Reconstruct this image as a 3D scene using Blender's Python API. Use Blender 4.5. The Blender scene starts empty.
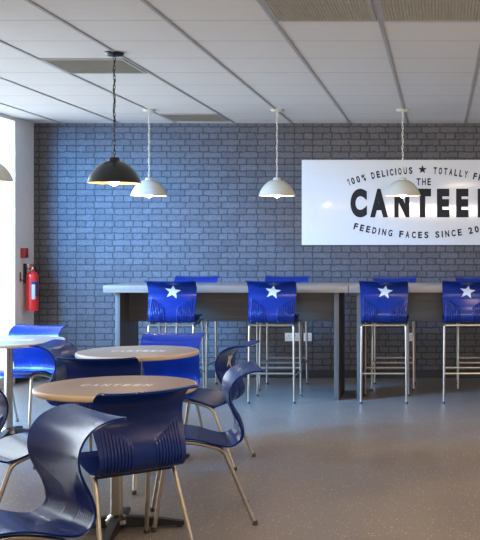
import bpy, bmesh, math, random
from mathutils import Vector, Matrix
random.seed(7)
C = bpy.context.scene.collection
PI = math.pi

# ------------------------------------------------------------------ materials
def new_mat(name):
    m = bpy.data.materials.new(name); m.use_nodes = True
    nt = m.node_tree; nt.nodes.clear()
    out = nt.nodes.new('ShaderNodeOutputMaterial')
    b = nt.nodes.new('ShaderNodeBsdfPrincipled')
    nt.links.new(b.outputs[0], out.inputs[0])
    return m, nt, b

def N(nt, typ, **kw):
    n = nt.nodes.new(typ)
    for k, v in kw.items():
        if k.startswith('i_'):
            key = k[2:].replace('_', ' ')
            n.inputs[key].default_value = v
        else:
            setattr(n, k, v)
    return n

def ramp(nt, stops):
    r = nt.nodes.new('ShaderNodeValToRGB')
    e = r.color_ramp.elements
    e[0].position, e[0].color = stops[0][0], stops[0][1]
    e[1].position, e[1].color = stops[-1][0], stops[-1][1]
    for p, c in stops[1:-1]:
        x = e.new(p); x.color = c
    return r

def col(r, g, b): return (r, g, b, 1)

def plain(name, c, rough=.5, metal=0, coat=0, var=.08, scale=12, bump=0, bscale=200, spec=.5):
    """colour with a gentle procedural mottling and optional fine bump"""
    m, nt, b = new_mat(name)
    tc = N(nt, 'ShaderNodeTexCoord')
    nz = N(nt, 'ShaderNodeTexNoise', i_Scale=scale, i_Detail=4.0)
    nt.links.new(tc.outputs['Object'], nz.inputs['Vector'])
    lo = tuple(max(0, x*(1-var)) for x in c)+(1,); hi = tuple(x*(1+var) for x in c)+(1,)
    r = ramp(nt, [(.3, lo), (.7, hi)])
    nt.links.new(nz.outputs['Fac'], r.inputs[0])
    nt.links.new(r.outputs[0], b.inputs['Base Color'])
    b.inputs['Roughness'].default_value = rough
    b.inputs['Metallic'].default_value = metal
    b.inputs['Coat Weight'].default_value = coat
    b.inputs['Coat Roughness'].default_value = .12
    b.inputs['Specular IOR Level'].default_value = spec
    if bump:
        n2 = N(nt, 'ShaderNodeTexNoise', i_Scale=bscale, i_Detail=2.0)
        nt.links.new(tc.outputs['Object'], n2.inputs['Vector'])
        bp = N(nt, 'ShaderNodeBump', i_Strength=bump, i_Distance=.002)
        nt.links.new(n2.outputs['Fac'], bp.inputs['Height'])
        nt.links.new(bp.outputs[0], b.inputs['Normal'])
    return m

def emit(name, c, s):
    m, nt, b = new_mat(name)
    b.inputs['Base Color'].default_value = c+(1,)
    b.inputs['Emission Color'].default_value = c+(1,)
    b.inputs['Emission Strength'].default_value = s
    return m

def wood(name, c1, c2, axis_scale=(2, 30, 30), rough=.5):
    m, nt, b = new_mat(name)
    tc = N(nt, 'ShaderNodeTexCoord')
    mp = N(nt, 'ShaderNodeMapping'); mp.inputs['Scale'].default_value = axis_scale
    nz = N(nt, 'ShaderNodeTexNoise', i_Scale=1.0, i_Detail=6.0, i_Distortion=.6)
    nt.links.new(tc.outputs['Object'], mp.inputs[0]); nt.links.new(mp.outputs[0], nz.inputs['Vector'])
    r = ramp(nt, [(.3, c1+(1,)), (.7, c2+(1,))])
    nt.links.new(nz.outputs['Fac'], r.inputs[0]); nt.links.new(r.outputs[0], b.inputs['Base Color'])
    b.inputs['Roughness'].default_value = rough
    return m

def brick_mat():
    m, nt, b = new_mat('slate_brick_wallpaper')
    tc = N(nt, 'ShaderNodeTexCoord')
    mp = N(nt, 'ShaderNodeMapping'); mp.inputs['Rotation'].default_value = (-PI/2, 0, 0)   # (x, z) -> (x, y)
    nt.links.new(tc.outputs['Object'], mp.inputs[0])
    nz = N(nt, 'ShaderNodeTexNoise', i_Scale=20.0, i_Detail=1.5)
    nt.links.new(tc.outputs['Object'], nz.inputs['Vector'])
    sub = N(nt, 'ShaderNodeVectorMath', operation='SUBTRACT'); sub.inputs[1].default_value = (.5, .5, .5)
    nt.links.new(nz.outputs['Color'], sub.inputs[0])
    sc = N(nt, 'ShaderNodeVectorMath', operation='SCALE'); sc.inputs['Scale'].default_value = .024
    nt.links.new(sub.outputs[0], sc.inputs[0])
    add = N(nt, 'ShaderNodeVectorMath', operation='ADD')
    nt.links.new(mp.outputs[0], add.inputs[0]); nt.links.new(sc.outputs[0], add.inputs[1])
    def bricks(ms, smooth):
        br = N(nt, 'ShaderNodeTexBrick', offset=.42, offset_frequency=2, squash=.52, squash_frequency=2)
        for k, v in (('Scale', 1.0), ('Mortar Size', ms), ('Mortar Smooth', smooth), ('Bias', 0.0),
                     ('Brick Width', .19), ('Row Height', .0655)):
            br.inputs[k].default_value = v
        nt.links.new(add.outputs[0], br.inputs['Vector'])
        return br
    br = bricks(.0095, 1.0)
    br.inputs['Color1'].default_value = col(.112, .105, .113)
    br.inputs['Color2'].default_value = col(.086, .081, .088)
    br.inputs['Mortar'].default_value = col(.024, .023, .028)
    # blotchy printed texture on every brick
    n2 = N(nt, 'ShaderNodeTexNoise', i_Scale=45.0, i_Detail=5.0, i_Roughness=.65)
    nt.links.new(tc.outputs['Object'], n2.inputs['Vector'])
    r2 = ramp(nt, [(.3, col(.74, .74, .74)), (.7, col(1.22, 1.22, 1.22))])
    nt.links.new(n2.outputs['Fac'], r2.inputs[0])
    mx = N(nt, 'ShaderNodeMix', data_type='RGBA', blend_type='MULTIPLY'); mx.inputs[0].default_value = 1
    nt.links.new(br.outputs['Color'], mx.inputs[6]); nt.links.new(r2.outputs[0], mx.inputs[7])
    nt.links.new(mx.outputs[2], b.inputs['Base Color'])
    b.inputs['Roughness'].default_value = .6
    b.inputs['Specular IOR Level'].default_value = .3
    inv = N(nt, 'ShaderNodeMath', operation='SUBTRACT'); inv.inputs[0].default_value = 1
    nt.links.new(br.outputs['Fac'], inv.inputs[1])
    bp = N(nt, 'ShaderNodeBump', i_Strength=.5, i_Distance=.004)
    nt.links.new(inv.outputs[0], bp.inputs['Height']); nt.links.new(bp.outputs[0], b.inputs['Normal'])
    return m

def floor_mat():
    m, nt, b = new_mat('speckled_grey_vinyl')
    tc = N(nt, 'ShaderNodeTexCoord')
    big = N(nt, 'ShaderNodeTexNoise', i_Scale=1.3, i_Detail=2.0)
    nt.links.new(tc.outputs['Object'], big.inputs['Vector'])
    rb = ramp(nt, [(.15, col(.175, .148, .124)), (.85, col(.245, .206, .172))])
    nt.links.new(big.outputs['Fac'], rb.inputs[0])
    vo = N(nt, 'ShaderNodeTexVoronoi', i_Scale=56.0, i_Randomness=1.0)
    nt.links.new(tc.outputs['Object'], vo.inputs['Vector'])
    rs = ramp(nt, [(.17, col(1, 1, 1)), (.25, col(0, 0, 0))])
    nt.links.new(vo.outputs['Distance'], rs.inputs[0])
    sep = N(nt, 'ShaderNodeSeparateColor')
    nt.links.new(vo.outputs['Color'], sep.inputs[0])
    gate = N(nt, 'ShaderNodeMath', operation='GREATER_THAN'); gate.inputs[1].default_value = .62
    nt.links.new(sep.outputs[0], gate.inputs[0])
    mul = N(nt, 'ShaderNodeMath', operation='MULTIPLY')
    nt.links.new(rs.outputs[0], mul.inputs[0]); nt.links.new(gate.outputs[0], mul.inputs[1])
    mul2 = N(nt, 'ShaderNodeMath', operation='MULTIPLY'); mul2.inputs[1].default_value = .7
    nt.links.new(mul.outputs[0], mul2.inputs[0])
    fine = N(nt, 'ShaderNodeTexNoise', i_Scale=160.0, i_Detail=3.0)
    nt.links.new(tc.outputs['Object'], fine.inputs['Vector'])
    rf = ramp(nt, [(.35, col(.6, .6, .6)), (.65, col(1.4, 1.4, 1.4))])
    nt.links.new(fine.outputs['Fac'], rf.inputs[0])
    mx0 = N(nt, 'ShaderNodeMix', data_type='RGBA', blend_type='MULTIPLY'); mx0.inputs[0].default_value = 1
    nt.links.new(rb.outputs[0], mx0.inputs[6]); nt.links.new(rf.outputs[0], mx0.inputs[7])
    mx = N(nt, 'ShaderNodeMix', data_type='RGBA')
    mx.inputs[7].default_value = col(.85, .80, .72)
    nt.links.new(mul2.outputs[0], mx.inputs[0]); nt.links.new(mx0.outputs[2], mx.inputs[6])
    nt.links.new(mx.outputs[2], b.inputs['Base Color'])
    rr = ramp(nt, [(.1, col(.26, .26, .26)), (.9, col(.42, .42, .42))])
    nt.links.new(big.outputs['Fac'], rr.inputs[0]); nt.links.new(rr.outputs[0], b.inputs['Roughness'])
    bp = N(nt, 'ShaderNodeBump', i_Strength=.12, i_Distance=.001)
    nt.links.new(fine.outputs['Fac'], bp.inputs['Height']); nt.links.new(bp.outputs[0], b.inputs['Normal'])
    return m

def ceiling_mat():
    m, nt, b = new_mat('mineral_fibre_ceiling_tile')
    tc = N(nt, 'ShaderNodeTexCoord')
    sep = N(nt, 'ShaderNodeSeparateXYZ'); nt.links.new(tc.outputs['Object'], sep.inputs[0])
    # butt joints between the tiles, every 0.6 m along the room
    ad = N(nt, 'ShaderNodeMath', operation='ADD'); ad.inputs[1].default_value = -5.94 + 60
    nt.links.new(sep.outputs['Y'], ad.inputs[0])
    pp = N(nt, 'ShaderNodeMath', operation='PINGPONG'); pp.inputs[1].default_value = .3
    nt.links.new(ad.outputs[0], pp.inputs[0])
    lt = N(nt, 'ShaderNodeMath', operation='LESS_THAN'); lt.inputs[1].default_value = .006
    nt.links.new(pp.outputs[0], lt.inputs[0])
    mp = N(nt, 'ShaderNodeMapping'); mp.inputs['Scale'].default_value = (3, 9, 1)
    nt.links.new(tc.outputs['Object'], mp.inputs[0])
    nz = N(nt, 'ShaderNodeTexNoise', i_Scale=2.0, i_Detail=5.0)
    nt.links.new(mp.outputs[0], nz.inputs['Vector'])
    r = ramp(nt, [(.2, col(.60, .575, .555)), (.8, col(.63, .605, .585))])
    nt.links.new(nz.outputs['Fac'], r.inputs[0])
    mx = N(nt, 'ShaderNodeMix', data_type='RGBA'); mx.inputs[7].default_value = col(.36, .35, .35)
    nt.links.new(lt.outputs[0], mx.inputs[0]); nt.links.new(r.outputs[0], mx.inputs[6])
    nt.links.new(mx.outputs[2], b.inputs['Base Color'])
    b.inputs['Roughness'].default_value = .85
    b.inputs['Specular IOR Level'].default_value = .2
    return m

def glass_mat():
    m = bpy.data.materials.new('window_glass'); m.use_nodes = True
    nt = m.node_tree; nt.nodes.clear()
    out = N(nt, 'ShaderNodeOutputMaterial')
    t = N(nt, 'ShaderNodeBsdfTransparent'); g = N(nt, 'ShaderNodeBsdfGlossy'); g.inputs['Roughness'].default_value = .02
    lw = N(nt, 'ShaderNodeLayerWeight'); lw.inputs[0].default_value = .5
    pw = N(nt, 'ShaderNodeMath', operation='POWER'); pw.inputs[1].default_value = 4
    fr = N(nt, 'ShaderNodeMath', operation='MULTIPLY_ADD'); fr.inputs[1].default_value = .35; fr.inputs[2].default_value = .03
    nt.links.new(lw.outputs['Facing'], pw.inputs[0]); nt.links.new(pw.outputs[0], fr.inputs[0])
    mx = N(nt, 'ShaderNodeMixShader')
    nt.links.new(fr.outputs[0], mx.inputs[0]); nt.links.new(t.outputs[0], mx.inputs[1]); nt.links.new(g.outputs[0], mx.inputs[2])
    nt.links.new(mx.outputs[0], out.inputs[0])
    return m

M = dict(
    brick=brick_mat(), floor=floor_mat(), ceiling=ceiling_mat(), glass=glass_mat(),
    wall=plain('white_wall_paint', (.84, .82, .79), .75, var=.03),
    frame=plain('white_window_frame', (.8, .8, .8), .4, var=.02),
    bar_t=plain('grey_ceiling_grid', (.33, .315, .30), .5, var=.05),
    skirt=plain('black_skirting', (.016, .016, .018), .5),
    blue=plain('glossy_blue_plastic', (.0065, .0245, .168), .25, coat=.08, spec=.28, var=.10, bump=.05, bscale=350),
    steel=plain('brushed_steel_tube', (.50, .455, .39), .32, metal=1, var=.06, scale=30),
    chrome=plain('chromed_steel', (.46, .43, .39), .22, metal=1, var=.04),
    dark_metal=plain('black_coated_steel', (.018, .017, .017), .5, metal=.2),
    rubber=plain('grey_rubber', (.06, .058, .055), .6),
    star=plain('silver_white_print', (.72, .72, .70), .45, var=.06),
    ttop=wood('taupe_laminate', (.34, .235, .145), (.40, .28, .18), (6, 60, 60), .36),
    edge=wood('pale_beech_edge', (.62, .46, .29), (.74, .57, .38), (8, 8, 90), .4),
    print=plain('white_print', (.78, .76, .72), .5, var=.05),
    bartop=wood('pale_grey_oak_worktop', (.20, .155, .12), (.27, .215, .17), (1.5, 30, 30), .38),
    barpanel=wood('dark_grey_oak_panel', (.080, .064, .054), (.135, .112, .096), (40, 40, 1.6), .5),
    modesty=wood('umber_oak_panel', (.036, .030, .026), (.075, .060, .050), (1.8, 30, 30), .5),
    black_en=plain('black_enamel', (.006, .0065, .008), .25, coat=.3),
    white_en=plain('cream_enamel', (.56, .55, .47), .35, coat=.2, var=.03),
    pale_in=plain('pale_shade_lining', (.78, .70, .55), .5, var=.03),
    gold_in=plain('gold_shade_lining', (.72, .48, .22), .4, var=.05),
    cream=plain('cream_flex', (.66, .65, .58), .5, var=.04),
    bulb=emit('lit_bulb', (1.0, .82, .55), 40),
    board=plain('white_sign_face', (.68, .68, .68), .12, coat=.3, var=.01),
    ink=plain('charcoal_ink', (.022, .022, .026), .6, var=.06, spec=.15),
    red=plain('extinguisher_red', (.72, .022, .022), .3, coat=.3),
    darkred=plain('call_point_red', (.36, .02, .03), .45),
    label=plain('printed_paper_label', (.62, .64, .70), .5),
    label_blue=plain('navy_label', (.04, .05, .14), .5),
    socket=plain('white_moulded_plastic', (.80, .80, .78), .35, var=.02),
    black=plain('black_plastic', (.012, .012, .013), .45),
    grille=plain('olive_grey_grille', (.25, .232, .19), .6),
    grille_back=plain('dark_grille_void', (.10, .092, .068), .9),
)

# ------------------------------------------------------------------ mesh helpers
def finish(bm, name, mat, parent=None, smooth=40, loc=None):
    bmesh.ops.recalc_face_normals(bm, faces=bm.faces[:])
    me = bpy.data.meshes.new(name); bm.to_mesh(me); bm.free()
    if smooth:
        for p in me.polygons: p.use_smooth = True
        me.set_sharp_from_angle(angle=math.radians(smooth))
    for mm in (mat if isinstance(mat, (list, tuple)) else [mat]): me.materials.append(mm)
    o = bpy.data.objects.new(name, me); C.objects.link(o)
    if parent: o.parent = parent
    if loc: o.location = loc
    return o

def tag(o, label=None, cat=None, group=None, kind=None):
    if label: o['label'] = label
    if cat: o['category'] = cat
    if group: o['group'] = group
    if kind: o['kind'] = kind
    return o

def thing(name, label, cat, loc, rz=0, group=None):
    o = bpy.data.objects.new(name, None); C.objects.link(o)
    o.empty_display_size = .1
    o.location = loc; o.rotation_euler = (0, 0, rz)
    return tag(o, label, cat, group)

def copy_tree(o, parent=None):
    c = o.copy(); C.objects.link(c)
    if parent: c.parent = parent
    for ch in list(o.children): copy_tree(ch, c)
    return c

def box(bm, x0, x1, y0, y1, z0, z1, bev=0, seg=2):
    r = bmesh.ops.create_cube(bm, size=1)
    vs = r['verts']
    for v in vs:
        v.co = Vector(((x0+x1)/2+v.co.x*(x1-x0), (y0+y1)/2+v.co.y*(y1-y0), (z0+z1)/2+v.co.z*(z1-z0)))
    if bev:
        es = list({e for v in vs for e in v.link_edges})
        bmesh.ops.bevel(bm, geom=es, offset=bev, segments=seg, profile=.6, affect='EDGES')

def Box(*a, **k):
    bm = bmesh.new(); box(bm, *a, **k); return bm

def smooth_path(pts, r=.03, n=6):
    """round the corners of a polyline"""
    P = [Vector(p) for p in pts]; out = [P[0]]
    for i in range(1, len(P)-1):
        a, b, c = P[i-1], P[i], P[i+1]
        d1 = (a-b); d2 = (c-b)
        rr = min(r, d1.length*.45, d2.length*.45)
        p, q = b+d1.normalized()*rr, b+d2.normalized()*rr
        for k in range(n+1):
            t = k/n
            out.append(p*(1-t)**2 + b*2*t*(1-t) + q*t*t)
    out.append(P[-1]); return out

def tube(bm, pts, r, n=12, closed=False):
    P = [Vector(p) for p in pts]; m = len(P)
    rad = r if isinstance(r, (list, tuple)) else [r]*m
    rings = []; up = None
    for i in range(m):
        if closed: t = (P[(i+1) % m]-P[i-1])
        else: t = P[min(i+1, m-1)]-P[max(i-1, 0)]
        t.normalize()
        if up is None:
            up = Vector((0, 0, 1)) if abs(t.z) < .9 else Vector((1, 0, 0))
        s = t.cross(up); s.normalize(); up = s.cross(t); up.normalize()
        rings.append([bm.verts.new(P[i]+(s*math.cos(2*PI*k/n)+up*math.sin(2*PI*k/n))*rad[i]) for k in range(n)])
    for i in range(m if closed else m-1):
        a, b = rings[i], rings[(i+1) % m]
        for k in range(n):
            bm.faces.new((a[k], a[(k+1) % n], b[(k+1) % n], b[k]))
    if not closed:
        bm.faces.new(rings[0][::-1]); bm.faces.new(rings[-1])

def lathe(bm, prof, n=48, cx=0, cy=0):
    rings = []
    for r, z in prof:
        if r < 1e-5: rings.append([bm.verts.new((cx, cy, z))])
        else: rings.append([bm.verts.new((cx+r*math.cos(2*PI*k/n), cy+r*math.sin(2*PI*k/n), z)) for k in range(n)])
    for a, b in zip(rings, rings[1:]):
        for k in range(n):
            k2 = (k+1) % n
            if len(a) == 1 and len(b) == 1: continue
            if len(a) == 1: bm.faces.new((a[0], b[k], b[k2]))
            elif len(b) == 1: bm.faces.new((a[k], a[k2], b[0]))
            else: bm.faces.new((a[k], a[k2], b[k2], b[k]))

def Lathe(prof, n=48):
    bm = bmesh.new(); lathe(bm, prof, n); return bm

def struct(name, bm, mat, parent=None, smooth=0):
    o = finish(bm, name, mat, parent, smooth)
    if not parent: o['kind'] = 'structure'
    return o

# ------------------------------------------------------------------ lettering
_glyph = {}
def glyph(ch, bold):
    """filled outline of a character as 2-D triangles, height and width normalised to 1"""
    key = (ch, bold)
    if key in _glyph: return _glyph[key]
    if ch == '1':                                       # plain stem with a flag
        res = ([(.1, 0), (.5, 0), (.5, 1), (.15, 1), (-.5, .80), (-.5, .66), (.1, .80)], [(0, 1, 2, 3, 6), (3, 4, 5, 6)])
        _glyph[key] = res; return res
    cu = bpy.data.curves.new('glyph', 'FONT'); cu.body = ch; cu.size = 1; cu.offset = bold
    cu.resolution_u = 6
    o = bpy.data.objects.new('glyph', cu); C.objects.link(o)
    dg = bpy.context.evaluated_depsgraph_get(); dg.update()
    me = o.evaluated_get(dg).to_mesh()
    vs = [(v.co.x, v.co.y) for v in me.vertices]; fs = [tuple(p.vertices) for p in me.polygons]
    o.evaluated_get(dg).to_mesh_clear()
    bpy.data.objects.remove(o); bpy.data.curves.remove(cu)
    x0, x1 = min(v[0] for v in vs), max(v[0] for v in vs)
    y0, y1 = min(v[1] for v in vs), max(v[1] for v in vs)
    wd = max(x1-x0, 1e-6); hd = y1-y0
    res = ([((x-x0)/wd-.5, (y-y0)/hd) for x, y in vs], fs)
    _glyph[key] = res; return res

def put_glyph(bm, ch, cx, cy, w, h, bold=.03, rot=0, f=None):
    if ch == '1': bold = 0
    """f maps a flat (u, v) on the sign to a 3-D point"""
    vs, fs = glyph(ch, bold)
    c, s = math.cos(rot), math.sin(rot)
    V = [bm.verts.new(f(cx+c*x*w-s*(y-.5)*h, cy+s*x*w+c*(y-.5)*h)) for x, y in vs]
    for p in fs:
        try: bm.faces.new([V[i] for i in p])
        except ValueError: pass

NARROW = {'I': .34, ' ': .6, '1': .6, '%': 1.15, 'T': .95, 'L': .9}
def arc_text(bm, s, cx, cy, R, a_mid, width, h, lw, f, top=True, bold=.03):
    """string spread over `width` of arc length on a circle, reading left to right"""
    ad = [NARROW.get(c, 1.0)+.42 for c in s]
    k = width/(sum(ad)-.42)
    pos = -width/2
    for c, a in zip(s, ad):
        wc = (a-.42)*k
        u = pos+wc/2; pos += a*k
        if c == ' ': continue
        ang = u/R
        w_ = lw*NARROW.get(c, 1.0)
        if top: put_glyph(bm, c, cx+R*math.sin(ang), cy+R*math.cos(ang), w_, h, bold, -ang, f)
        else: put_glyph(bm, c, cx+R*math.sin(ang), cy-R*math.cos(ang), w_, h, bold, ang, f)

def star_pts(r, rot=0, inner=.42):
    return [((r if k % 2 == 0 else r*inner)*math.sin(rot+k*PI/5), (r if k % 2 == 0 else r*inner)*math.cos(rot+k*PI/5)) for k in range(10)]

# ------------------------------------------------------------------ dimensions
WALL_Y = 10.96; LEFT_X = -4.24; CEIL = 2.656; RIGHT_X = 3.9; BACK_Y = -1.5
EYE = 1.385; F = 1050.0

# ------------------------------------------------------------------ room shell
def quad(bm, pts): bm.faces.new([bm.verts.new(p) for p in pts])
struct('floor', Box(LEFT_X-.34, RIGHT_X+.1, BACK_Y, WALL_Y+.1, -.1, 0), M['floor'])
struct('ceiling', Box(LEFT_X-.34, RIGHT_X+.1, BACK_Y, WALL_Y+.1, CEIL, CEIL+.1), M['ceiling'])
struct('wall_back', Box(LEFT_X-.34, RIGHT_X+.1, WALL_Y, WALL_Y+.1, 0, CEIL), M['brick'])
struct('wall_right', Box(RIGHT_X, RIGHT_X+.1, 3.0, WALL_Y, 0, CEIL), M['wall'])
# left wall: solid pier next to the brick wall, then tall windows under a shallow head
WIN0, WIN1 = 5.6, 10.475
bm = bmesh.new()
box(bm, LEFT_X-.34, LEFT_X, WIN1, WALL_Y, 0, CEIL)
box(bm, LEFT_X-.34, LEFT_X, BACK_Y, WIN0, 0, CEIL)
box(bm, LEFT_X-.34, LEFT_X, WIN0, WIN1, CEIL-.035, CEIL)
box(bm, LEFT_X-.34, LEFT_X, WIN0, WIN1, 0, .10)
struct('wall_left', bm, M['wall'])
struct('baseboard_back', Box(LEFT_X+.012, RIGHT_X, WALL_Y-.018, WALL_Y, 0, .082, bev=.004), M['skirt'])
struct('baseboard_left', Box(LEFT_X, LEFT_X+.012, WIN1, WALL_Y, 0, .082, bev=.003), M['skirt'])
# windows
nwin = 2; wl = (WIN1-WIN0)/nwin
for k in range(nwin):
    y1 = WIN1-k*wl; y0 = y1-wl
    bm = bmesh.new()
    xa, xb = LEFT_X-.33, LEFT_X-.27
    z0, z1 = .10, CEIL-.035
    box(bm, xa, xb, y0, y0+.05, z0, z1, bev=.005); box(bm, xa, xb, y1-.05, y1, z0, z1, bev=.005)
    box(bm, xa, xb, y0+.05, y1-.05, z1-.05, z1, bev=.005); box(bm, xa, xb, y0+.05, y1-.05, z0, z0+.05, bev=.005)
    w = struct('window_%d' % (k+1), bm, M['frame'])
    struct('pane', Box((xa+xb)/2-.003, (xa+xb)/2+.003, y0+.05, y1-.05, z0+.05, z1-.05), M['glass'], w)
# ceiling grid rails
k = 0
x = -2.14-.6*3
while x < RIGHT_X:
    k += 1
    struct('trim_%d' % k, Box(x-.010, x+.010, BACK_Y, WALL_Y, CEIL-.006, CEIL+.004), M['bar_t'])
    x += .6

# ------------------------------------------------------------------ ceiling vents
def vent(x0, x1, y0, y1, label):
    t = thing('ceiling_vent', label, 'vent', ((x0+x1)/2, (y0+y1)/2, CEIL-.010), 0, 'square ceiling grilles')
    hw, hd = (x1-x0)/2-.014, (y1-y0)/2-.008
    bm = bmesh.new(); f = .022
    box(bm, -hw, hw, -hd, -hd+f, 0, .012); box(bm, -hw, hw, hd-f, hd, 0, .012)
    box(bm, -hw, -hw+f, -hd+f, hd-f, 0, .012); box(bm, hw-f, hw, -hd+f, hd-f, 0, .012)
    finish(bm, 'frame', M['bar_t'], t, 0)
    bm = bmesh.new(); n = 30
    for i in range(1, n):
        u = -hw+f+(2*hw-2*f)*i/n
        box(bm, u-.0022, u+.0022, -hd+f, hd-f, .001, .008)
        v = -hd+f+(2*hd-2*f)*i/n
        box(bm, -hw+f, hw-f, v-.0022, v+.0022, .0015, .0075)
    finish(bm, 'grille', M['grille'], t, 0)
    finish(Box(-hw+f, hw-f, -hd+f, hd-f, .008, .0098), 'backing', M['grille_back'], t, 0)
vent(-.94, -.344, 5.34, 5.94, 'olive grey ceiling grille at the photo top, first of two adjoining, window side')
vent(-.344, .256, 5.34, 5.94, 'olive grey square ceiling grille in the top right corner')
vent(-2.74, -2.14, 7.14, 7.74, 'grey square ceiling grille behind the black pendant rose')
vent(-2.74, -2.14, 10.14, 10.74, 'small grey ceiling grille close to the brick wall beside a cream pendant rose')

# ------------------------------------------------------------------ wall sign
SX, SW = -.183, 1.258
sz0, sz1 = EYE, EYE+85/95.8
t = thing('wall_sign', 'large white canteen sign with charcoal lettering on the dark brick wall', 'sign', (SX, WALL_Y-.001, sz0))
sh = sz1-sz0
finish(Box(-SW, SW, -.016, 0, 0, sh, bev=.002), 'sign_board', M['board'], t, 30)
pxm = 1/95.6
def sf(u, v): return Vector((u, -.0168, v))          # sign plane
def pz(y): return (245-y)*pxm                          # pixel row of the flat sign -> height above its lower edge
def letters(name, fn):
    bm = bmesh.new(); fn(bm)
    return finish(bm, name, M['ink'], t, 0)
big = [('C', 359, 16.5), ('A', 379.3, 18), ('N', 402, 15), ('T', 422.6, 17), ('E', 443.2, 12.5), ('E', 462.3, 12.5), ('N', 485, 15)]
def f_big(bm):
    for ch, px, w in big: put_glyph(bm, ch, (px-422.5)*pxm, pz(203.2), w*pxm, 28.6*pxm, .065, 0, sf)
letters('headline_lettering', f_big)
def f_the(bm):
    for ch, px, w in (('T', 418.6, 4), ('H', 424, 3.8), ('E', 429.2, 3.4)): put_glyph(bm, ch, (px-422.5)*pxm, pz(182), w*pxm, 7*pxm, .03, 0, sf)
letters('small_lettering', f_the)
R1 = 232*pxm
def arc_words(txt, a0, a1, gap, R_, cy, h, wf, top):
    ad = [NARROW.get(c, 1.0)+gap for c in txt]; k = (a1-a0)/(sum(ad)-gap); p = a0
    words = [[]]
    for c, a in zip(txt, ad):
        wc = (a-gap)*k; u = (p+wc/2)*pxm; p += a*k
        if c == ' ': words.append([])
        else: words[-1].append((c, u/R_, wc*wf*pxm))
    for wd in words:
        bm = bmesh.new()
        for c, ang, wg in wd:
            put_glyph(bm, c, R_*math.sin(ang), cy+(1 if top else -1)*R_*math.cos(ang), wg, h*pxm, .04, -ang if top else ang, sf)
        finish(bm, 'word_lettering', M['ink'], t, 0)
arc_words('100% DELICIOUS', -76, -10, .5, R1, pz(170.5)-R1, 6.8, .95, True)
arc_words('TOTALLY FRESH', 11, 76, .5, R1, pz(170.5)-R1, 6.8, .95, True)
R2 = 262*pxm
arc_words('FEEDING FACES SINCE 2009', -69, 69, .55, R2, pz(235)+R2, 6.6, 1.0, False)
bm = bmesh.new()
bm.faces.new([bm.verts.new(sf(x, pz(169.8)+y)) for x, y in star_pts(4.6*pxm)])
finish(bm, 'star_emblem', M['ink'], t, 0)

# ------------------------------------------------------------------ moulded S-shaped chair shell
ctrl = [(.165, .408), (.152, .425), (.115, .436), (.06, .438), (0, .432), (-.05, .420), (-.10, .402), (-.15, .389), (-.187, .389),
        (-.221, .403), (-.243, .432), (-.246, .468), (-.233, .512), (-.210, .560), (-.192, .605), (-.188, .648), (-.202, .690),
        (-.235, .723), (-.278, .742), (-.318, .749), (-.345, .750)]
def cr(p0, p1, p2, p3, t):
    return tuple(.5*((2*b)+(-a+c)*t+(2*a-5*b+4*c-d)*t*t+(-a+3*b-3*c+d)*t**3) for a, b, c, d in zip(p0, p1, p2, p3))
dense = []
for i in range(len(ctrl)-1):
    p = [ctrl[max(i-1, 0)], ctrl[i], ctrl[i+1], ctrl[min(i+2, len(ctrl)-1)]]
    for q in range(20): dense.append(cr(*p, q/20))
dense.append(ctrl[-1])
cum = [0]
for a, b in zip(dense, dense[1:]): cum.append(cum[-1]+math.dist(a, b))
LEN = cum[-1]
def prof(s):
    s = min(max(s, 0), LEN)
    lo, hi = 0, len(cum)-1
    while hi-lo > 1:
        mid = (lo+hi)//2
        if cum[mid] <= s: lo = mid
        else: hi = mid
    t = (s-cum[lo])/max(cum[hi]-cum[lo], 1e-9)
    a, b = dense[lo], dense[hi]
    y, z = a[0]+(b[0]-a[0])*t, a[1]+(b[1]-a[1])*t
    e = .004
    return y, z
def frame_at(s):
    y, z = prof(s)
    a, b = prof(max(s-.006, 0)), prof(min(s+.006, LEN))
    ty, tz = b[0]-a[0], b[1]-a[1]; l = math.hypot(ty, tz); ty /= l; tz /= l
    # side facing the sitter: up on the seat, forward on the back
    return y, z, ty, tz, tz, -ty
wk = [(0, .195), (.10, .212), (.25, .216), (.40, .208), (.50, .203), (.60, .206), (.72, .214), (.85, .219), (1, .221)]
def halfw(s):
    u = s/LEN
    for (a, wa), (b, wb) in zip(wk, wk[1:]):
        if u <= b:
            t = (u-a)/(b-a); t = t*t*(3-2*t); w = .975*(wa+(wb-wa)*t); break
    for e, r in ((s, .05), (LEN-s, .022)):
        if e < r: w = w-r+math.sqrt(max(r*r-(r-e)**2, 0))
    return w
TH = .010
s_z = {}
def shell_pt(x, s, side, extra=0):
    """side +1 sitter side, -1 outer side; returns a point on the shell skin"""
    y, z, ty, tz, ny, nz = frame_at(s)
    u = s/LEN
    cv = (.004+.012*min(max((u-.42)/.15, 0), 1))*(1-.5*max(0, (u-.85)/.15))*(x/.215)**2
    d = cv+side*(TH/2+extra)
    return Vector((x, y+ny*d, z+nz*d))
def rib(x, s):
    """moulded vertical ribs on both flanks of the lower back"""
    ax = abs(x); p = .0148
    if ax < .050 or ax > .050+9*p: return 0
    k = int((ax-.050)/p)
    z = prof(s)[1]; y = prof(s)[0]
    if y > -.195 and z < .55: return 0
    top = .520+.0105*k
    a = min(max((top-z)/.006, 0), 1)*min(max((z-.398)/.01, 0), 1)
    ph = ((ax-.050) % p)/p
    g = min(ph, 1-ph)/.5                                # 0 in the groove, 1 on the ridge
    g = min(max((g-.18)/.30, 0), 1)
    return a*g*g*(3-2*g)
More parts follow.
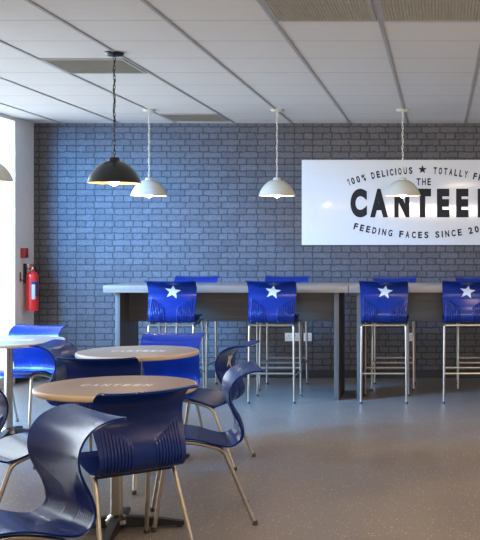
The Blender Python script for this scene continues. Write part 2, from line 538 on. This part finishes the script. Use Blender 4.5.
def build_shell():
    bm = bmesh.new(); nx, nv = 236, 84
    ss = []
    for j in range(nv+1):
        t = j/nv; ss.append(LEN*(t+.35*(-math.sin(2*PI*t))/(2*PI)*.0))
    ss[1:1] = [.004, .010]; ss[-1:-1] = [LEN-.008, LEN-.003]
    ss = sorted(set(ss)); nv = len(ss)-1
    A, B = [], []
    for s in ss:
        w = halfw(s); ra, rb = [], []
        for i in range(nx+1):
            q = i/nx*2-1
            x = w*q
            r = rib(x, s)
            ra.append(bm.verts.new(shell_pt(x, s, 1, -.0010*r)))
            rb.append(bm.verts.new(shell_pt(x, s, -1, .0062*r-.0018)))
        A.append(ra); B.append(rb)
    for j in range(nv):
        for i in range(nx):
            bm.faces.new((A[j][i], A[j][i+1], A[j+1][i+1], A[j+1][i]))
            bm.faces.new((B[j][i], B[j+1][i], B[j+1][i+1], B[j][i+1]))
    # rounded rim
    loop = [(0, i) for i in range(nx)]+[(j, nx) for j in range(nv)]+[(nv, i) for i in range(nx, 0, -1)]+[(j, 0) for j in range(nv, 0, -1)]
    mid = []
    n = len(loop)
    for k, (j, i) in enumerate(loop):
        c = (A[j][i].co+B[j][i].co)/2
        (j0, i0), (j1, i1) = loop[k-1], loop[(k+1) % n]
        tg = A[j1][i1].co-A[j0][i0].co
        nn = A[j][i].co-B[j][i].co
        o = tg.cross(nn)
        if o.length > 1e-9: o.normalize()
        mid.append(bm.verts.new(c+o*.0042))
    for k, (j, i) in enumerate(loop):
        j1, i1 = loop[(k+1) % n]; m0, m1 = mid[k], mid[(k+1) % n]
        bm.faces.new((A[j][i], m0, m1, A[j1][i1]))
        bm.faces.new((m0, B[j][i], B[j1][i1], m1))
    bmesh.ops.remove_doubles(bm, verts=bm.verts[:], dist=1e-5)
    return bm
def s_at_z(z):
    """arc length on the backrest at height z"""
    lo = None
    for k in range(len(dense)-1, -1, -1):
        if dense[k][1] <= z: return cum[k]
    return 0
def build_star(zc, r, rot, dx=.008):
    bm = bmesh.new(); s0 = s_at_z(zc)
    pts = star_pts(r, rot); L = 6
    def P(x, v): return shell_pt(dx+x, s0+v, -1, .0012)
    c = bm.verts.new(P(0, 0)); prev = None
    for l in range(1, L+1):
        ring = []
        for k in range(10):
            (xa, ya), (xb, yb) = pts[k], pts[(k+1) % 10]
            for q in range(4):
                t = q/4; f = l/L
                ring.append(bm.verts.new(P((xa+(xb-xa)*t)*f, (ya+(yb-ya)*t)*f)))
        n = len(ring)
        for k in range(n):
            k2 = (k+1) % n
            if prev is None: bm.faces.new((c, ring[k], ring[k2]))
            else: bm.faces.new((prev[k], ring[k], ring[k2], prev[k2]))
        prev = ring
    return bm

# ------------------------------------------------------------------ cafe chair (faces +Y)
def make_chair():
    t = thing('cafe_chair', 'x', 'chair', (0, 0, 0))
    sh = finish(build_shell(), 'seat_shell', M['blue'], t, 60)
    r = .0105
    def foot(leg, x, y, z0=0):
        finish(Lathe([(0, 0), (.0125, 0), (.013, .004), (.013, .018), (.0115, .022), (0, .022)], 16), 'rubber_foot', M['rubber'], leg, 40, (x, y, z0))
    for sx in (-1, 1):
        # rear leg with bend into the rail, front leg
        bm = bmesh.new(); tube(bm, smooth_path([(sx*.182, .0, .4155), (sx*.182, -.06, .402), (sx*.182, -.145, .374), (sx*.212, -.292, .012)], .035), r, 14)
        lg = finish(bm, 'leg', M['steel'], t, 50); foot(lg, sx*.213, -.296)
        bm = bmesh.new(); tube(bm, smooth_path([(sx*.182, .0, .4155), (sx*.182, .05, .422), (sx*.182, .120, .420), (sx*.200, .185, .012)], .035), r, 14)
        lg = finish(bm, 'leg', M['steel'], t, 50); foot(lg, sx*.201, .187)
        # fixing pads between rail and shell
    for y, z in ((-.135, .374), (.085, .419)):
        bm = bmesh.new(); tube(bm, [(-.182, y, z), (.182, y, z)], .009, 12)
        for sx in (-.10, .10): box(bm, sx-.02, sx+.02, y-.015, y+.015, z-.004, z+.016, bev=.003)
        finish(bm, 'cross_bar', M['dark_metal'], t, 50)
    return t
def make_star(parent, rot=.15, dz=0, zc=.664):
    o = finish(build_star(zc, .072, rot), 'star_emblem', M['star'], parent, 0, (0, 0, dz))
    return o

def place(o, P, f, name=None):
    """P is the middle of the rolled top edge, f the way the chair faces"""
    l = math.hypot(*f); f = (f[0]/l, f[1]/l)
    o.location = (P[0]+.335*f[0], P[1]+.335*f[1], 0)
    o.rotation_euler = (0, 0, math.atan2(-f[0], f[1]))
chair0 = make_chair()
chairs = [
    ((-1.232, 4.52), (-.64, .77), 0, 'dark blue moulded chair with ribbed back showing, tucked under the front table'),
    ((-.937, 5.41), (-.96, -.28), 0, 'blue moulded chair seen from the side with rolled back, right of the front table'),
    ((-1.20, 6.655), (-.996, .09), 1, 'blue chair right of the middle table, its starred back seen at a slant'),
    ((-1.247, 3.80), (-.73, -.68), 0, 'large dark blue chair with wavy back and seat turned away from the front table'),
    ((-2.54, 6.70), (1, 0), 1, 'blue chair at the left of the middle table, between the two rear tables'),
    ((-2.235, 4.84), (.74, .67), 0, 'blue moulded chair cut by the photo edge, seat pointing at the front table'),
    ((-1.913, 5.80), (.02, 1), 0, 'blue chair between the front and middle tables, only its rolled top edge showing'),
    ((-3.10, 8.23), (-.20, -.98), 0, 'bright blue chair behind the window-side table below the red fire extinguisher'),
    ((-1.872, 7.475), (-.08, -1), 0, 'bright blue chair behind the middle table, facing the viewer under the first bar stool'),
]
chair_objs = []
for i, (P, f, st, lab) in enumerate(chairs):
    o = chair0 if i == 0 else copy_tree(chair0)
    chair_objs.append((o, st)); place(o, P, f)
    if i == 3: o.scale = (1.03, 1.03, 1.03)
    tag(o, lab, 'chair', 'blue moulded chairs around the round tables')
for o, st in chair_objs:
    if st: make_star(o)

# ------------------------------------------------------------------ round tables
TOPZ = .70; TR = .385
def make_table():
    t = thing('round_table', 'x', 'table', (0, 0, 0))
    finish(Lathe([(0, TOPZ-.026), (TR-.011, TOPZ-.026), (TR-.011, TOPZ-.0005), (TR-.014, TOPZ), (0, TOPZ)], 96), 'tabletop', M['ttop'], t, 40)
    ring = [(TR-.0108, TOPZ-.027), (TR-.004, TOPZ-.0268), (TR, TOPZ-.022), (TR+.0008, TOPZ-.013), (TR, TOPZ-.005), (TR-.004, TOPZ-.0005), (TR-.009, TOPZ+.0004), (TR-.0108, TOPZ+.0002), (TR-.0108, TOPZ-.027)]
    finish(Lathe(ring, 96), 'edge_band', M['edge'], t, 40)
    bm = bmesh.new()
    tf = lambda u, v: Vector((u, v, TOPZ+.0008))
    w = .356; n = 7
    for k, ch in enumerate('CANTEEN'):
        put_glyph(bm, ch, -w/2+w*(k+.5)/n, 0, .038, .080, .075, 0, tf)
    finish(bm, 'lettering', M['print'], t, 0)
    finish(Lathe([(0, .045), (.029, .045), (.029, TOPZ-.034), (0, TOPZ-.034)], 32), 'column', M['chrome'], t, 40)
    finish(Lathe([(0, TOPZ-.0345), (.13, TOPZ-.0345), (.13, TOPZ-.0265), (0, TOPZ-.0265)], 32), 'top_plate', M['dark_metal'], t, 40)
    finish(Lathe([(0, .03), (.062, .03), (.060, .050), (.038, .066), (.0295, .072), (.0295, .078), (0, .078)], 32), 'base_collar', M['chrome'], t, 40)
    for k in range(4):
        a = math.radians(8+90*k)
        bm = bmesh.new()
        prof_ = [(.02, .062), (.10, .058), (.22, .044), (.325, .026)]
        for (r0, h0), (r1, h1) in zip(prof_, prof_[1:]): pass
        for sgn in (0,):
            rings = []
            for r_, h_ in prof_:
                w_ = .030-.010*r_/.325
                rings.append([bm.verts.new((r_, -w_, .010)), bm.verts.new((r_, w_, .010)), bm.verts.new((r_, w_*.8, h_)), bm.verts.new((r_, -w_*.8, h_))])
            for A_, B_ in zip(rings, rings[1:]):
                for q in range(4): bm.faces.new((A_[q], A_[(q+1) % 4], B_[(q+1) % 4], B_[q]))
            bm.faces.new(rings[0][::-1]); bm.faces.new(rings[-1])
        bmesh.ops.rotate(bm, verts=bm.verts[:], cent=(0, 0, 0), matrix=Matrix.Rotation(a, 3, 'Z'))
        arm = finish(bm, 'base_arm', M['dark_metal'], t, 30)
        finish(Lathe([(0, 0), (.014, 0), (.015, .011), (0, .011)], 16), 'glide', M['rubber'], arm, 40, (.30*math.cos(a), .30*math.sin(a), 0))
    return t
tab0 = make_table()
tabs = [((-1.58, 5.13), 0, 'round brown canteen table nearest the viewer, pale wood edge and white lettering'),
        ((-1.95, 6.78), 0, 'round brown canteen table in the middle, between the front table and the bar'),
        ((-3.11, 7.57), 0, 'round canteen table by the bright window, cut by the photo edge')]
for i, (p, rz, lab) in enumerate(tabs):
    o = tab0 if i == 0 else copy_tree(tab0)
    o.location = (p[0], p[1], 0); o.rotation_euler = (0, 0, rz)
    tag(o, lab, 'table', 'round canteen tables')

# ------------------------------------------------------------------ bar stools (face +Y)
SDZ = .316
def make_stool():
    t = thing('bar_stool', 'x', 'bar stool', (0, 0, 0))
    sh = bpy.data.objects.new('seat_shell', bpy.data.meshes['seat_shell']); C.objects.link(sh); sh.parent = t; sh.location = (0, 0, SDZ)
    make_star(t, .16, SDZ)
    r = .0105; yr, yf, hx = -.225, .225, .193
    for sx in (-1, 1):
        bm = bmesh.new(); tube(bm, smooth_path([(sx*hx, 0, .690), (sx*hx, yr, .684), (sx*(hx+.006), yr-.006, .010)], .03), r, 14)
        lg = finish(bm, 'leg', M['steel'], t, 50)
        finish(Lathe([(0, 0), (.012, 0), (.0125, .02), (0, .02)], 16), 'rubber_foot', M['rubber'], lg, 40, (sx*(hx+.006), yr-.006, 0))
        bm = bmesh.new(); tube(bm, smooth_path([(sx*hx, 0, .690), (sx*hx, yf-.06, .712), (sx*(hx+.006), yf, .010)], .03), r, 14)
        lg = finish(bm, 'leg', M['steel'], t, 50)
        finish(Lathe([(0, 0), (.012, 0), (.0125, .02), (0, .02)], 16), 'rubber_foot', M['rubber'], lg, 40, (sx*(hx+.006), yf, 0))
        bm = bmesh.new(); tube(bm, [(sx*(hx+.004), yr, .235), (sx*(hx+.004), yf-.022, .235)], .008, 12)
        finish(bm, 'footrest', M['steel'], t, 50)
    for y, z in ((yr-.003, .264), (yf-.022, .264)):
        bm = bmesh.new(); tube(bm, [(-hx-.003, y, z), (hx+.003, y, z)], .009, 12)
        finish(bm, 'footrest', M['steel'], t, 50)
    for y, z, h in ((yr+.012, .684, .016), (.10, .702, .052)):
        bm = bmesh.new(); tube(bm, [(-hx, y, z), (hx, y, z)], .009, 12)
        if h > .02:
            for sx in (-.11, .11): box(bm, sx-.02, sx+.02, y-.015, y+.015, z-.004, z+h, bev=.003)
        finish(bm, 'cross_bar', M['steel'], t, 50)
    return t
stool0 = make_stool()
near = [(-2.352, 9.385, .03, 'blue bar stool with silver star, first from the window along the bar front'),
        (-1.470, 9.385, .00, 'blue bar stool with silver star, second from the window along the bar front'),
        (-.488, 9.385, -.01, 'blue bar stool with silver star, in front of the gap between the two bar tables'),
        (.232, 9.385, .00, 'blue bar stool with silver star, cut by the right edge of the photo')]
far = [(-2.42, 10.20, PI, 'blue bar stool behind the bar, top edge peeping over first starred stool from the window'),
       (-1.52, 10.20, PI, 'blue bar stool behind the bar, top edge peeping over second starred stool from the window'),
       (-.45, 10.20, PI, 'blue bar stool behind the bar, top edge peeping over the stool at the bar gap'),
       (.37, 10.20, PI, 'blue bar stool behind the bar, top edge at the right edge of the photo')]
for i, (x, y, rz, lab) in enumerate(near+far):
    o = stool0 if i == 0 else copy_tree(stool0)
    o.location = (x, y, 0); o.rotation_euler = (0, 0, rz)
    tag(o, lab, 'bar stool', 'starred stools along the near side of the bar' if i < 4 else 'stools on the wall side of the bar')

# ------------------------------------------------------------------ high bar tables
def make_bar(x0, x1, p0, p1, label):
    t = thing('bar_table', label, 'bar table', ((x0+x1)/2, 9.65, 0), 0, 'long high bar tables'); c = (x0+x1)/2
    finish(Box(x0-c, x1-c, -.35, .35, .962, 1.026, bev=.004), 'worktop', M['bartop'], t, 30)
    for a in (p0, p1):
        finish(Box(a-c, a-c+.042, -.29, .29, 0, .962, bev=.002), 'side_panel', M['barpanel'], t, 30)
    finish(Box(p0-c+.042, p1-c, -.012, .012, .685, .962), 'modesty_panel', M['modesty'], t, 30)
    return t
make_bar(-2.985, -.812, -2.895, -.944, 'high grey bar table along the brick wall, pale worktop end near the window')
make_bar(-.808, 1.365, -.742, 1.22, 'high grey bar table running out of the photo, below the canteen sign')

# ------------------------------------------------------------------ pendants
def make_pendant(name, body, lining, flex, bot=-.840, R=.170):
    """origin at the ceiling; the shade hangs on a chain"""
    t = thing(name, 'x', 'pendant light', (0, 0, CEIL))
    top = bot+.170
    finish(Lathe([(0, -.028), (.022, -.028), (.05, -.022), (.062, -.008), (.062, 0), (0, 0)], 32), 'ceiling_rose', body, t, 40)
    bm = bmesh.new(); z = -.022; k = 0
    while z > top-.0:
        a, b = .0068, .0195
        pts = []
        for q in range(14):
            u = 2*PI*q/14
            px, pz_ = a*math.cos(u), b*math.sin(u)
            pts.append((px, 0, z-.018+pz_) if k % 2 == 0 else (0, px, z-.018+pz_))
        tube(bm, pts, .0024, 6, closed=True)
        z -= .031; k += 1
    finish(bm, 'chain', flex, t, 60)
    bm = bmesh.new()
    tube(bm, [(.008*math.sin(q*1.3), .008*math.cos(q*1.3), -.02+(top+.02)*q/24) for q in range(25)], .003, 8)
    finish(bm, 'flex', flex, t, 60)
    outer = [(.012, top+.004), (.030, top), (.036, top-.012), (.038, top-.022), (.062, top-.028)]
    th0, th1 = math.asin(.062/R*math.sin(1.22)), 1.22
    zt, zb = top-.028, bot+.004
    for q in range(1, 17):
        u = th0+(th1-th0)*q/16
        outer.append((R*math.sin(u)/math.sin(th1), zb+(zt-zb)*(math.cos(u)-math.cos(th1))/(math.cos(th0)-math.cos(th1))))
    inner = [(r-.004 if r > .07 else r*.9, z-.004 if r < .15 else z) for r, z in outer[4:-1]]
    rim = [(R+.002, bot+.002), (R+.001, bot), (R-.004, bot)]
    sh = finish(Lathe(outer+rim, 64), 'shade', body, t, 50)
    finish(Lathe([(0, outer[4][1]-.006)]+inner+[(R-.005, bot+.003), (R-.004, bot)], 64), 'shade_lining', lining, sh, 50)
    finish(Lathe([(0, top-.03), (.02, top-.03), (.021, top-.091), (0, top-.091)], 24), 'lamp_holder', flex, t, 40)
    bp = [(0, top-.092), (.012, top-.092), (.014, top-.118)]
    for q in range(9):
        u = -PI/2.6+q/8*(PI/2+PI/2.6)
        bp.append((.030*math.cos(u), top-.158-.030*math.sin(u)))
    bp[-1] = (0, bp[-1][1])
    finish(Lathe(bp, 24), 'bulb', M['bulb'], t, 60)
    return t
blackp = make_pendant('pendant_light', M['black_en'], M['gold_in'], M['black_en'], -.863, .171)
whitep = make_pendant('pendant_light', M['white_en'], M['pale_in'], M['cream'], -.810, .168)
pend = [(blackp, -2.15, 6.93, -.022, 'black dome pendant light with gold lining on black chain', 'pendant lights over the round tables'),
        (whitep, -2.73, 9.85, 0, 'cream dome pendant next to the black pendant, hung over the bar table end', 'cream pendants over the bar'),
        (None, -1.53, 9.85, 0, 'cream dome pendant before bare brick, beside the white sign edge', 'cream pendants over the bar'),
        (None, -.35, 9.85, 0, 'cream dome pendant hanging in front of the canteen sign', 'cream pendants over the bar'),
        (None, -3.285, 7.65, -.02, 'pale dome pendant against the bright window, cut by the photo edge', 'pendant lights over the round tables')]
for o, x, y, dz, lab, grp in pend:
    if o is None: o = copy_tree(whitep)
    o.location = (x, y, CEIL); tag(o, lab, 'pendant light', grp)
    L = bpy.data.lights.new('pendant_lamp', 'POINT'); L.energy = 9; L.color = (1, .72, .40); L.shadow_soft_size = .03
    lo = bpy.data.objects.new('pendant_lamp', L); C.objects.link(lo); lo.location = (x, y, CEIL-(.861 if o is blackp else .808))

# ------------------------------------------------------------------ fire extinguisher, call point, hook on the pier
EX, EY, EZ = LEFT_X+.085, 10.70, .715
t = thing('fire_extinguisher', 'red fire extinguisher hanging on the white pier beside the brick wall', 'fire extinguisher', (EX, EY, EZ))
finish(Lathe([(0, 0), (.056, 0), (.060, .004), (.0615, .014), (.0615, .345), (.058, .368), (.046, .388), (.030, .400), (.022, .404), (.022, .418), (0, .418)], 40), 'cylinder', M['red'], t, 40)
bm = bmesh.new()
for k in range(13):
    pass
def wrap(a0, a1, z0, z1, r=.0622, n=12):
    bm = bmesh.new(); A = []
    for k in range(n+1):
        a = a0+(a1-a0)*k/n
        A.append((bm.verts.new((r*math.cos(a), r*math.sin(a), z0)), bm.verts.new((r*math.cos(a), r*math.sin(a), z1))))
    for p, q in zip(A, A[1:]): bm.faces.new((p[0], q[0], q[1], p[1]))
    return bm
finish(wrap(-1.35, -.05, .15, .30), 'instruction_label', M['label_blue'], t, 60)
finish(wrap(-1.30, -.75, .12, .27, .0627), 'instruction_label', M['label'], t, 60)
bm = bmesh.new(); lathe(bm, [(0, .418), (.018, .418), (.018, .455), (.012, .468), (0, .468)], 24)
finish(bm, 'valve', M['chrome'], t, 40)
bm = bmesh.new()
box(bm, -.012, .012, -.105, .02, .462, .474, bev=.004); box(bm, -.011, .011, -.095, .0, .437, .446, bev=.003)
finish(bm, 'lever_handle', M['red'], t, 40)
bm = bmesh.new(); tube(bm, smooth_path([(0, .015, .44), (0, .075, .445), (.02, .085, .36), (.03, .072, .10)], .04), [.008]*len(smooth_path([(0, 0, 0), (0, 0, 1), (0, 1, 1), (1, 1, 1)], .04)), 10)
finish(bm, 'hose', M['black'], t, 60)
bm = bmesh.new(); box(bm, -.085, -.063, -.02, .02, .28, .48, bev=.002); box(bm, -.066, -.020, -.012, .012, .425, .435)
finish(bm, 'wall_bracket', M['black'], t, 30)
cpz = 1.305
t = thing('fire_call_point', 'small dark red fire alarm call point on the white pier', 'call point', (LEFT_X-.002, 10.66, cpz))
finish(Box(0, .045, -.05, .05, -.05, .05, bev=.006), 'backbox', M['darkred'], t, 40)
finish(Box(.045, .05, -.028, .028, -.022, .028, bev=.002), 'push_plate', M['darkred'], t, 40)
finish(Box(.0445, .0475, -.043, .043, -.043, .043, bev=.002), 'cover_plate', M['darkred'], t, 40)
t = thing('wall_hook', 'small black hook on the white pier below the call point', 'hook', (LEFT_X, 10.60, 1.06))
finish(Box(0, .006, -.010, .010, -.05, .05, bev=.002), 'hook_plate', M['black'], t, 40)
bm = bmesh.new(); tube(bm, smooth_path([(.005, 0, -.02), (.03, 0, -.04), (.045, 0, -.02), (.045, 0, .0)], .015), .005, 10)
finish(bm, 'hook_arm', M['black'], t, 60)

# ------------------------------------------------------------------ sockets on the brick wall
def socket(px, w, label):
    x = (px-440)*WALL_Y/F
    t = thing('wall_socket', label, 'socket', (x, WALL_Y, .425), 0, 'white sockets on the brick wall below the bar')
    finish(Box(-w/2, w/2, -.012, 0, -.043, .043, bev=.003), 'face_plate', M['socket'], t, 40)
    n = 2 if w > .1 else 1
    for k in range(n):
        cx = 0 if n == 1 else (-.036 if k == 0 else .036)
        bm = bmesh.new()
        box(bm, cx-.004, cx+.004, -.0126, -.011, .008, .018); box(bm, cx-.016, cx-.009, -.0126, -.011, -.016, -.011); box(bm, cx+.009, cx+.016, -.0126, -.011, -.016, -.011)
        finish(bm, 'pin_slots', M['black'], t, 0)
        finish(Box(cx+.016, cx+.025, -.0145, -.011, .012, .028, bev=.001), 'switch', M['socket'], t, 40)
socket(292, .146, 'white double socket on the brick wall, under the bar behind second starred stool')
socket(307.8, .086, 'white single socket beside the double socket under the bar')
socket(411, .086, 'white single socket half hidden behind the legs of the stool at the bar gap')

# ------------------------------------------------------------------ light
sc = bpy.context.scene
def area(name, loc, rot, sx, sy, e, c):
    L = bpy.data.lights.new(name, 'AREA'); L.shape = 'RECTANGLE'; L.size = sx; L.size_y = sy; L.energy = e; L.color = c
    o = bpy.data.objects.new(name, L); C.objects.link(o); o.location = loc; o.rotation_euler = rot
    return o
# daylight outside the tall windows: pale sky, plus the deep blue of the open sky high up towards the camera end
area('window_daylight', (LEFT_X-1.0, 8.0, 1.5), (0, -PI/2, 0), 3.6, 6, 300, (.80, .92, 1.0))
def aim(o, tgt):
    d = Vector(tgt)-o.location
    o.rotation_euler = d.to_track_quat('-Z', 'Y').to_euler()
b = area('blue_skylight', (LEFT_X-.85, 8.3, 2.35), (0, 0, 0), .7, .9, 50, (.07, .40, 1.0))
aim(b, (-3.25, 10.9, 1.65)); b.data.spread = math.radians(54)
b2 = area('blue_skylight', (LEFT_X-1.5, 6.4, 2.5), (0, 0, 0), 2.2, 1.2, 200, (.08, .40, 1.0))
aim(b2, (-2.3, 8.9, .2)); b2.data.spread = math.radians(60)
# warm ceiling luminaires over the rest of the room
for x, y in ((-2.2, 1.6), (.4, 1.6), (2.6, 1.6), (.9, 4.2), (2.6, 5.0), (2.2, 8.2), (-1.0, 3.0), (.6, 7.2)):
    area('ceiling_luminaire', (x, y, CEIL-.02), (0, 0, 0), .58, .58, 23, (1.0, .74, .48))
# added fill light, unseen behind the camera, to brighten the ceiling
u = area('ceiling_fill', (.2, -1.0, 1.55), (0, 0, 0), 5, .8, 44, (1.0, .88, .76))
aim(u, (0, 4.6, CEIL)); u.data.spread = math.radians(50)

w = bpy.data.worlds.new('sky'); sc.world = w; w.use_nodes = True
nt = w.node_tree; nt.nodes.clear()
out = N(nt, 'ShaderNodeOutputWorld'); bg = N(nt, 'ShaderNodeBackground')
tc = N(nt, 'ShaderNodeTexCoord'); sp = N(nt, 'ShaderNodeSeparateXYZ')
nt.links.new(tc.outputs['Generated'], sp.inputs[0])
r = ramp(nt, [(0.0, col(2.2, 2.35, 2.5)), (.14, col(1.7, 1.8, 1.9)), (.26, col(.26, .245, .23)), (1, col(.26, .24, .22))])
mr = N(nt, 'ShaderNodeMapRange'); mr.inputs['From Min'].default_value = -1; mr.inputs['From Max'].default_value = 1
nt.links.new(sp.outputs['X'], mr.inputs[0]); nt.links.new(mr.outputs[0], r.inputs[0]); nt.links.new(r.outputs[0], bg.inputs[0])
bg.inputs[1].default_value = 1.0
nt.links.new(bg.outputs[0], out.inputs[0])

# ------------------------------------------------------------------ camera
cam = bpy.data.cameras.new('camera'); co = bpy.data.objects.new('camera', cam); C.objects.link(co)
co.location = (0, 0, EYE); co.rotation_euler = (PI/2, 0, 0)
cam.sensor_fit = 'AUTO'; cam.sensor_width = 36; cam.lens = F/540*36
cam.shift_x = -200/540; cam.shift_y = -25/540
cam.clip_start = .05; cam.clip_end = 100
sc.camera = co
sc.view_settings.view_transform = 'Standard'
sc.view_settings.look = 'None'
sc.view_settings.exposure = 0
